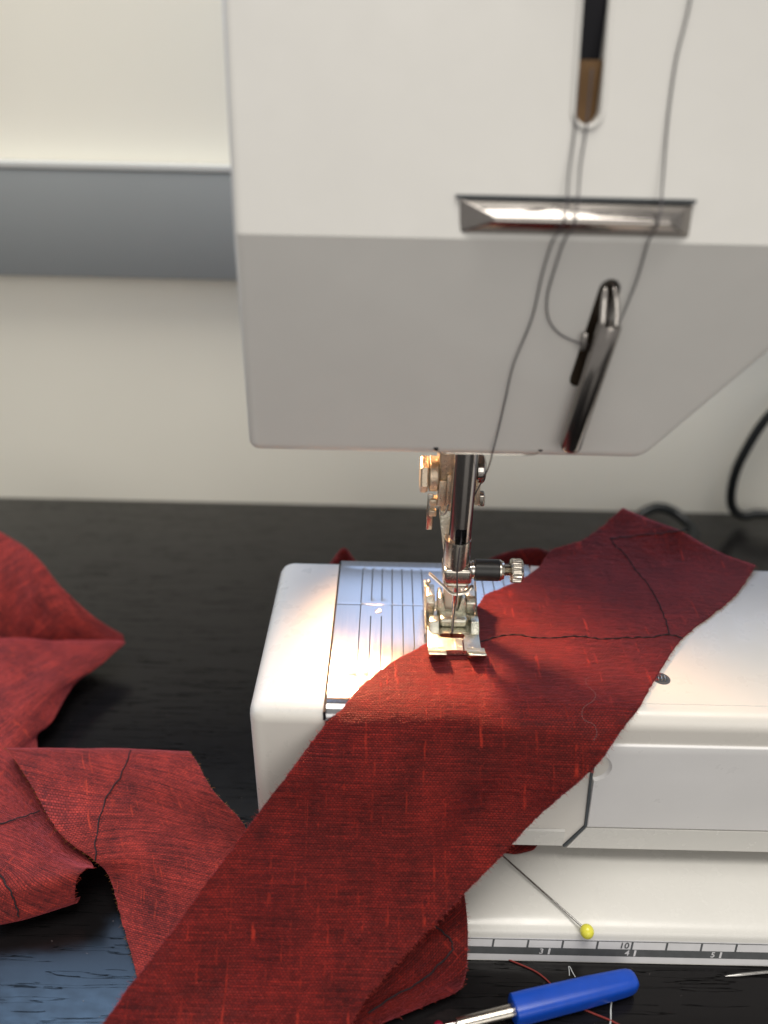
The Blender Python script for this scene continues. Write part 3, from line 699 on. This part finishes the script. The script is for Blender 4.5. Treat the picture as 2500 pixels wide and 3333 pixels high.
ROWS = [((9.33,-10.36),(13.78,-7.75)), ((7.63,-8.89),(12.42,-6.02)), ((6.28,-8.25),(10.96,-4.66)), ((5.63,-7.29),(9.62,-3.40)), ((4.49,-6.28),(8.37,-1.72)),
        ((3.61,-5.70),(7.76,-0.80)), ((3.18,-4.89),(7.30,-0.18)), ((2.03,-3.49),(6.70,0.48)), ((1.42,-2.96),(6.17,1.13)), ((0.39,-2.09),(5.45,1.84)),
        ((-0.56,-0.96),(4.72,2.60)), ((-1.06,-0.13),(4.20,3.13)), ((-1.57,0.40),(3.67,3.66)), ((-2.32,1.44),(3.09,4.20)), ((-3.42,2.96),(2.19,5.03)),
        ((-4.59,4.59),(1.13,6.00)), ((-5.67,6.18),(0.27,6.81)), ((-6.32,7.09),(-0.26,7.39)), ((-6.88,7.94),(-0.59,7.95)), ((-7.49,8.98),(-1.30,8.87))]
def cloth_mesh(name, grid, uvs, parent=None, org=(0, 0, 0), thick=0.022, mat='silk'):
    org = Vector(org); nu, nv = len(grid), len(grid[0])
    verts = [((p - org) * S)[:] for row in grid for p in row]
    faces = [(i * nv + j, (i + 1) * nv + j, (i + 1) * nv + j + 1, i * nv + j + 1) for i in range(nu - 1) for j in range(nv - 1)]
    me = bpy.data.meshes.new(name); me.from_pydata(verts, [], faces)
    uvl = me.uv_layers.new(name='UVMap')
    flat = [u for row in uvs for u in row]
    for lp in me.loops: uvl.data[lp.index].uv = flat[lp.vertex_index]
    o = link(name, me, mat, parent, 60)
    md = o.modifiers.new('thickness', 'SOLIDIFY'); md.thickness = thick * S; md.offset = 0.0
    return o
strip = empty('silk_strip', (3, 16, 7.4), 'long dark red silk strip passing under the presser foot and hanging toward the viewer', 'fabric strip')
so3 = origin(strip)
Lc = crom([(a[0], a[1], 0) for a, b in ROWS], 10); Rc = crom([(b[0], b[1], 0) for a, b in ROWS], 10)
NVc = 110
grid, uvs = [], []
for i, (l, r) in enumerate(zip(Lc, Rc)):
    row, ur = [], []
    jl = noise.noise(Vector((i * 0.9, 0, 0))) * 0.035 + noise.noise(Vector((i * 0.23, 5, 0))) * 0.04
    jr = noise.noise(Vector((i * 0.9, 9, 0))) * 0.035 + noise.noise(Vector((i * 0.23, 3, 0))) * 0.04
    l2 = l + (l - r).normalized() * jl; r2 = r + (r - l).normalized() * jr
    for j in range(NVc + 1):
        q = l2.lerp(r2, j / NVc)
        p, nr = lay(q.x, q.y); row.append(p); ur.append((q.x, q.y))
    grid.append(row); uvs.append(ur)
cloth_mesh('cloth', grid, uvs, strip, so3)
for side, col in (('l', 0), ('r', NVc)):
    edge = [row[col] for row in grid]; nxt = [row[1 if col == 0 else NVc - 1] for row in grid]
    fibres('frayed_fibre', edge, [e - n for e, n in zip(edge, nxt)], 20, 'fibre', strip, so3, 0.14, 0.005)
edge = grid[0]; fibres('frayed_fibre', edge, [edge[i] - grid[2][i] for i in range(len(edge))], 8, 'fibre', strip, so3)
def stitches(pts2, name='stitch_line', r=0.022):
    path = crom([(x, s, 0) for x, s in pts2], 14); out = []
    for i, q in enumerate(path):
        p, nr = lay(q.x + noise.noise(Vector((i * 0.3, 1, 2))) * 0.03, q.y + noise.noise(Vector((i * 0.22, 7, 2))) * 0.05)
        out.append((p, nr))
    d = 0.0; path3 = []
    for i, (p, nr) in enumerate(out):
        if i: d += (p - out[i - 1][0]).length
        path3.append(p + nr * (0.018 + 0.016 * math.sin(d * 2 * math.pi / 0.34)))
    bm = bmesh.new(); add_tube(bm, path3, r, 6); return finish(name, bm, 'stitch', strip)
stitches([(2.9, -3.14), (3.28, -3.16), (3.66, -3.36), (4.28, -3.52), (4.86, -3.4), (5.6, -3.38), (6.36, -3.47), (7.09, -3.38), (7.85, -3.46), (8.61, -3.5), (9.32, -3.63), (9.72, -3.48)])
stitches([(9.33, -3.66), (9.44, -4.35), (9.51, -5.25), (9.47, -6.05), (9.43, -6.66), (9.26, -7.28), (9.04, -8.15), (8.77, -8.58), (8.66, -8.96)])
stitches([(8.66, -8.97), (9.56, -9.06), (10.46, -9.13), (11.28, -9.21), (11.59, -9.25)])

def spline_cloth(rows, ku=10, kv=12, grain=0.0, uvo=(0, 0), wr=0.05, seed=0.0, edge_j=0.03):
    """rows of control points -> smooth cloth grid with small wrinkles"""
    dense = [crom(r, kv) for r in rows]
    cols = [crom([d[j] for d in dense], ku) for j in range(len(dense[0]))]
    nu, nv = len(cols[0]), len(cols)
    grid = [[cols[j][i].copy() for j in range(nv)] for i in range(nu)]
    for i in range(nu):
        for j in range(nv):
            p = grid[i][j]
            a = noise.noise(Vector((p.x * 0.8 + seed, p.y * 0.8, p.z * 0.8))) * wr + noise.noise(Vector((p.x * 2.2, p.y * 2.0, seed + p.z))) * wr * 0.3
            grid[i][j] = p + Vector((0, -0.3, 0.95)) * a
    for i in range(nu):
        d = (grid[i][0] - grid[i][1]).normalized(); grid[i][0] += d * noise.noise(Vector((i * 0.7, seed, 1))) * edge_j
        d = (grid[i][-1] - grid[i][-2]).normalized(); grid[i][-1] += d * noise.noise(Vector((i * 0.7, seed, 4))) * edge_j
    us = [0.0]; mid = nv // 2
    for i in range(1, nu): us.append(us[-1] + (grid[i][mid] - grid[i - 1][mid]).length)
    uvs = []
    cg, sg = math.cos(grain), math.sin(grain)
    for i in range(nu):
        vv = [0.0]
        for j in range(1, nv): vv.append(vv[-1] + (grid[i][j] - grid[i][j - 1]).length)
        c = vv[mid]
        uvs.append([((v - c) * cg - us[i] * sg + uvo[0], (v - c) * sg + us[i] * cg + uvo[1]) for v in vv])
    return grid, uvs
def strip_piece(name, label, org, rows, sides='lr', fib='fibre', mat='silk', **kw):
    root = empty(name, org, label, 'fabric strip')
    g, u = spline_cloth(rows, **kw)
    cloth_mesh('cloth', g, u, root, org, mat=mat)
    for s in sides:
        c, c2 = (0, 1) if s == 'l' else (-1, -2)
        e = [r[c] for r in g]; e2 = [r[c2] for r in g]
        fibres('frayed_fibre', e, [a - b for a, b in zip(e, e2)], 16, fib, root, Vector(org), 0.11, 0.005)
    return root, g

# arched strip running in from the left, under the main strip
mroot, mg = strip_piece('silk_strip', 'red silk strip arched over the table between the machine arm and the left edge', (-7, 16, 0), [
    [(-6.45,11.2,0.15), (-4.9,11.2,0.15), (-3.0,11.2,0.15)],
    [(-6.69,12.34,0.28), (-5.11,12.38,0.28), (-3.27,12.41,0.28)],
    [(-7.73,14.20,0.50), (-5.77,14.18,0.60), (-3.54,14.29,0.50)],
    [(-8.37,15.30,0.90), (-6.26,15.20,1.00), (-3.98,15.40,0.80)],
    [(-8.80,15.45,1.50), (-6.86,16.05,1.40), (-4.22,16.34,1.10)],
    [(-10.00,16.02,2.00), (-7.82,17.04,1.90), (-4.42,16.95,1.50)],
    [(-11.43,17.54,2.30), (-8.45,17.82,2.30), (-5.47,17.68,2.10)],
    [(-12.59,18.72,2.50), (-9.11,18.51,2.50), (-6.24,18.68,2.40)],
    [(-12.90,19.03,2.45), (-9.44,19.06,2.50), (-6.61,19.11,2.40)],
    [(-13.1,19.5,1.8), (-9.6,19.6,1.8), (-6.7,19.55,1.75)],
    [(-13.1,19.6,0.9), (-9.6,19.7,0.9), (-6.7,19.6,0.9)],
    [(-13.0,19.3,0.12), (-9.5,19.3,0.12), (-6.6,19.3,0.12)]], grain=0.25, uvo=(31, 12), wr=0.07, seed=2.0, kv=18, fib='tan_fibre', mat='silk_lit')
def surf_line(g, pts, parent, lift=0.03, r=0.022, name='stitch_line'):
    """sewn line: snaps points to the nearest cloth vertices"""
    flat = [p for row in g for p in row]; out = []
    for i, q in enumerate(crom(pts, 8)):
        b = min(flat, key=lambda p: (p - q).length_squared)
        out.append(Vector((q.x, q.y, max(q.z, b.z) if abs(b.z - q.z) < 0.4 else q.z)) + Vector((noise.noise(Vector((i * .35, 1, 1))) * .09, -0.012, lift + 0.012 * math.sin(i * 1.7))))
    bm = bmesh.new(); add_tube(bm, out, r, 6); return finish(name, bm, 'stitch', parent)
surf_line(mg, [(-8.56,19.02,2.46), (-8.61,18.12,2.42), (-8.91,17.22,2.15), (-8.91,16.24,1.78), (-8.76,15.45,1.5)], mroot)

lroot, lg = strip_piece('silk_strip', 'looped end of red silk strip at the lower left, curling over its own shadow', (-11, 16, 0), [
    [(-15.18,20.15,1.30), (-13.68,20.19,1.30), (-12.81,19.34,1.30)],
    [(-13.98,17.69,1.55), (-12.50,17.81,1.45), (-10.81,17.11,1.35)],
    [(-13.13,16.00,1.70), (-11.15,16.13,1.58), (-8.95,15.50,1.30)],
    [(-12.63,14.99,1.75), (-10.32,14.95,1.72), (-8.88,15.02,1.70)],
    [(-12.34,14.33,1.60), (-10.32,14.46,1.60), (-9.06,14.76,1.60)],
    [(-12.27,13.93,1.10), (-10.48,14.26,1.10), (-9.18,14.60,1.10)],
    [(-12.27,13.67,0.60), (-10.64,14.07,0.60), (-9.23,14.62,0.60)],
    [(-12.3,13.9,0.30), (-10.7,14.4,0.32), (-9.25,14.95,0.40)]], sides='r', grain=-0.6, uvo=(71, 3), wr=0.06, seed=5.0, kv=18, mat='silk_lit')
surf_line(lg, [(-12.24,16.59,1.62), (-11.75,16.86,1.6), (-11.18,17.23,1.52)], lroot)
surf_line(lg, [(-11.41,14.78,1.72), (-11.05,14.44,1.6), (-10.75,14.14,1.1), (-10.7,14.0,.8)], lroot)

uroot = empty('silk_strip', (-15, 25, 0), 'blurred folded heap of red silk strip at the left edge behind the arch', 'fabric strip')
g, u = spline_cloth([
    [(-20.99,31.81,4.60), (-17.87,30.54,4.20), (-15.78,29.18,3.80), (-14.33,28.01,3.00), (-12.78,27.19,2.00), (-11.40,26.75,1.30)],
    [(-19.84,28.71,2.9), (-17.29,28.59,2.7), (-15.47,27.82,2.4), (-14.24,27.38,2.1), (-12.80,27.04,1.6), (-11.37,26.68,1.20)],
    [(-18.88,27.0,.3), (-16.58,27.2,.3), (-15.09,27.1,.38), (-14.03,27.0,.55), (-12.69,26.85,.85), (-11.35,26.66,1.08)]], grain=0.7, uvo=(5, 40), wr=0.12, seed=9.0, ku=14)
cloth_mesh('upper_fold', g, u, uroot, (-15, 25, 0), mat='silk_lit')
g, u = spline_cloth([
    [(-18.88,27.0,.3), (-16.58,27.2,.3), (-14.03,27.0,.55), (-11.37,26.71,1.06)],
    [(-18.3,25.7,1.6), (-16.1,25.9,1.65), (-13.9,26.05,1.45), (-11.34,26.60,1.07)],
    [(-17.64,23.72,1.75), (-15.55,24.07,1.75), (-13.73,24.65,1.55), (-11.33,26.38,1.05)],
    [(-16.85,22.15,1.70), (-14.84,22.47,1.70), (-13.46,22.99,1.50), (-11.96,25.00,1.00)],
    [(-16.31,21.04,1.60), (-14.36,21.34,1.60), (-13.29,22.07,1.40), (-12.62,24.09,0.90)],
    [(-15.99,20.32,1.40), (-13.97,20.38,1.40), (-13.27,21.05,1.20), (-12.81,22.00,0.80)],
    [(-15.48,19.21,1.10), (-13.62,19.47,1.10), (-13.20,20.01,1.0), (-13.10,21.21,0.75)],
    [(-15.21,18.56,.9), (-13.37,18.82,.9), (-12.70,19.13,0.85), (-12.33,19.96,0.65)]], grain=0.7, uvo=(15, 60), wr=0.12, seed=11.0)
cloth_mesh('lower_fold', g, u, uroot, (-15, 25, 0), mat='silk_lit')

vroot, vg = strip_piece('silk_strip', 'folded red silk strip under the main strip, draped over the ruler edge', (1, 13, 0), [
    [(-0.18,15.15,1.75), (1.24,15.19,1.75), (2.62,15.0,1.70)],
    [(-0.42,13.82,1.85), (1.20,13.86,1.85), (2.67,13.74,1.80)],
    [(-0.90,12.83,1.70), (0.92,12.87,1.70), (2.63,12.84,1.60)],
    [(-1.40,12.39,1.10), (0.81,12.44,1.10), (2.56,12.41,0.95)],
    [(-1.63,11.98,0.70), (0.56,12.08,0.60), (2.35,12.33,0.40)],
    [(-1.85,11.47,0.50), (-0.07,11.65,0.45), (1.61,12.05,0.30)],
    [(-2.04,10.94,0.40), (-0.81,11.08,0.40), (0.57,11.65,0.25)],
    [(-2.45,10.27,0.40), (-1.26,10.51,0.40), (-0.19,11.34,0.25)]], sides='r', grain=0.9, uvo=(50, 22), wr=0.04, seed=14.0, kv=18)
surf_line(vg, [(1.7,13.38,1.80), (2.04,13.13,1.74), (2.21,12.88,1.62), (2.02,12.65,1.5), (1.34,12.28,1.0), (0.57,12.03,0.65), (-0.13,11.66,0.48)], vroot)

# strip end lying behind the arm: two humps show over the back edge of the bed
e = []
for x, z in [(-2.6, 4.6), (-2.18, 5.21), (-1.62, 5.95), (-1.05, 5.24), (0.46, 4.2), (3.2, 4.5), (4.49, 5.61), (5.42, 5.98), (6.36, 6.12), (7.15, 5.95), (8.25, 6.3), (9.6, 6.3)]:
    e.append((x, z))
broot, bgd = strip_piece('silk_strip', 'dark red silk strip heaped behind the bed, its tips showing over the back edge', (3, 27, 0),
    [[(x, 28.6 + 0.2 * math.sin(x), 0.1) for x, z in e], [(x, 27.8, z * 0.55) for x, z in e], [(x, 27, z) for x, z in e], [(x, 26.3, z * 0.6) for x, z in e], [(x, 25.8, z * 0.2 + 0.1) for x, z in e]], sides='', grain=0.5, uvo=(90, 4), wr=0.06, seed=21.0, kv=6)
# scrap tucked under the arm
groot, gg = strip_piece('silk_strip', 'small red silk end peeking out from under the free arm', (4.7, 17, 1.1), [
    [(2.6, 19.5, 1.2), (3.8, 19.5, 1.22), (5.2, 19.5, 1.2)], [(3.0, 17.4, 1.35), (4.0, 17.4, 1.5), (5.3, 17.4, 1.3)], [(3.5, 16.5, 1.3), (4.4, 16.45, 1.3), (5.25, 16.6, 1.25)], [(3.9, 16.3, 1.2), (4.5, 16.25, 1.17), (5.05, 16.4, 1.17)]], sides='', grain=0.5, uvo=(120, 4), wr=0.02, seed=25.0)

# curl of pale lint on the strip
pts = [(6.26,-1.52), (6.14,-1.44), (6.13,-1.2), (6.29,-0.85), (6.18,-0.56), (5.86,-0.32), (5.75,-0.08), (5.81,0.09), (6.05,0.21), (6.1,0.43), (5.98,0.62)]
o = tube('lint_fibre', 'fluff', None, [lay(x, s, 0.03)[0] for x, s in pts], 0.0026, 5, 8, org=lay(6.1, -0.6)[0])
tag(o, 'pale curled lint fibre lying on the hanging red silk', 'lint')

# ---------------------------------------------------------------- small tools on the table
pin = empty('pin', (6.25, 13.75, 1.1), 'glass-headed straight pin with a yellow bead on the base plate', 'pin')
tube('pin_shaft', 'pin', pin, [(3.6, 16.6, 1.28), (6.16, 13.80, 1.20)], 0.032, 10, 1)
bm = bmesh.new(); bmesh.ops.create_uvsphere(bm, u_segments=28, v_segments=18, radius=0.205)
for v in bm.verts: v.co = Vector((v.co.x, v.co.y, v.co.z * 1.05)) + Vector((6.25, 13.71, 1.16))
finish('bead', bm, 'yellow', pin, smooth=180)

rip = empty('seam_ripper', (5.6, 12.5, 0), 'seam ripper with blue plastic handle, steel fork and red ball tip', 'seam ripper')
ha, hb = Vector((3.88, 11.85, 0.42)), Vector((7.58, 12.77, 0.38))
Lh = (hb - ha).length
def flats(i, r, t):
    th = 2 * math.pi * i / 48
    return r / (abs(math.cos(th)) ** 3.2 + abs(math.sin(th)) ** 3.2) ** (1 / 3.2)
lathe('handle', 'blue', rip, ha, hb, [(0, 0.27), (0.0, 0.33), (0.03, 0.37), (0.5, 0.375), (Lh * 0.6, 0.355), (Lh - 0.42, 0.32), (Lh - 0.22, 0.30), (Lh - 0.1, 0.26), (Lh - 0.03, 0.2), (Lh, 0.08)], 48, flats)
dv = (ha - hb).normalized()
loft_pts = [ha + dv * 0.0, ha + dv * 0.6, ha + dv * 1.35, ha + dv * 1.5]
bm = bmesh.new()
add_tube(bm, [ha - dv * 0.1, ha + dv * 0.5, ha + dv * 1.2, ha + dv * 1.48, ha + dv * 1.62], 0.185, 16, flat=0.75, taper=lambda t: 1 - 0.18 * t)
sh = finish('shank', bm, 'nickel', rip)
tube('fork_prong', 'chrome', rip, [ha + dv * 1.55 + Vector((0, 0.02, -0.03)), ha + dv * 1.75 + Vector((0, 0.05, -0.06)), ha + dv * 2.05 + Vector((0, 0.07, -0.08))], 0.085, 10, 6, taper=lambda t: 1 - 0.35 * t)
tube('fork_prong', 'chrome', rip, [ha + dv * 1.55 + Vector((0, -0.06, -0.03)), ha + dv * 1.7 + Vector((0, -0.2, -0.08)), ha + dv * 2.0 + Vector((0, -0.36, -0.12)), ha + dv * 2.5 + Vector((0, -0.42, -0.14))], 0.08, 10, 6, taper=lambda t: 1 - 0.6 * t)
bm = bmesh.new(); bmesh.ops.create_uvsphere(bm, u_segments=24, v_segments=16, radius=0.15)
for v in bm.verts: v.co += ha + dv * 2.14 + Vector((0, 0.08, -0.09))
finish('ball_tip', bm, 'ruby', rip, smooth=180)

nd = tube('sewing_needle', 'pin', None, [(10.38, 13.14, 0.03), (10.9, 13.19, 0.045), (11.7, 13.27, 0.055), (13.4, 13.43, 0.055)], 0.05, 10, 4, org=(11.7, 13.27, 0), taper=lambda t: 0.15 + 0.85 * min(1, t * 3.5))
tag(nd, 'steel hand sewing needle lying on the dark table at the right edge', 'needle')
rt = tube('thread_snippet', 'red_thread', None, [(3.80,13.60,0.03), (4.1,13.46,0.03), (4.82,13.13,0.03), (5.28,12.68,0.03), (5.64,12.30,0.03), (6.2,12.03,0.03), (6.69,11.83,0.03), (7.3,11.5,0.03)], 0.026, 6, 6, org=(5.6, 12.5, 0))
tag(rt, 'loose red thread snippet crossing under the blue seam ripper', 'thread')
w1 = tube('thread_snippet', 'white_thread', None, [(5.76,13.06,0.02), (5.78,13.2,0.03), (5.79,13.32,0.03), (5.83,13.30,0.03), (5.87,13.16,0.03), (5.93,13.02,0.02)], 0.014, 6, 6, org=(5.8, 13.2, 0))
tag(w1, 'short bent white thread snippet below the ruler', 'thread')
w2 = tube('thread_snippet', 'white_thread', None, [(6.83,12.36,0.03), (6.77,12.2,0.03), (6.73,12.05,0.03), (6.68,11.85,0.03), (6.62,11.7,0.03)], 0.02, 6, 6, org=(6.75, 12.2, 0))
tag(w2, 'straight white thread snippet in front of the blue seam ripper handle', 'thread')

cb = tube('power_cable', 'cable', None, [(27, 38.4, 0.27), (25, 39.3, 0.27), (23.4, 40.0, 0.62), (22.4, 40.3, 0.62), (21.5, 40.4, 0.42), (20.75, 40.4, 1.1), (20.42, 40.35, 2.6), (20.55, 40.3, 4.4), (21.4, 40.3, 6.9), (23.2, 40.3, 8.8), (26, 40.3, 9.8), (30, 40.2, 9.5)], 0.27, 14, 8, org=(22, 40, 0))
tag(cb, 'black power cable looping up against the wall at the right edge', 'cable')
cc = tube('power_cable', 'cable', None, [(12.2, 34.5, 0.3), (13.4, 37.5, 0.3), (14.8, 39.5, 0.45), (15.8, 40.1, 0.85), (16.6, 40.2, 0.92), (17.5, 39.9, 0.62), (18.0, 38.6, 0.32), (16.8, 36.4, 0.3), (13.6, 33.0, 0.3)], 0.3, 14, 8, org=(16, 39, 0))
tag(cc, 'low black cable hump on the table behind the tip of the silk strip', 'cable')

# dust and lint specks lying on the table
rnd = random.Random(5)
bm = bmesh.new()
for i in range(150):
    x = rnd.uniform(-14, 12); y = rnd.uniform(10.5, 24)
    if -4.5 < x < 13 and y > 13.2: continue
    a = rnd.uniform(0, 3.14); L = rnd.uniform(0.01, 0.06); r = rnd.uniform(0.002, 0.005)
    p = Vector((x, y, 0.006)); d = Vector((math.cos(a), math.sin(a), 0)) * L
    add_tube(bm, [p, p + d * 0.5 + Vector((0, rnd.uniform(-.01, .01), 0.006)), p + d], r, 4)
o = finish('lint_specks', bm, 'fluff', None, (0, 12, 0), smooth=0)
tag(o, 'scattered dust and lint specks on the dark table', 'dust', kind='stuff')

# the helper property is not part of the scene
for o in bpy.data.objects:
    if 'org' in o.keys(): del o['org']
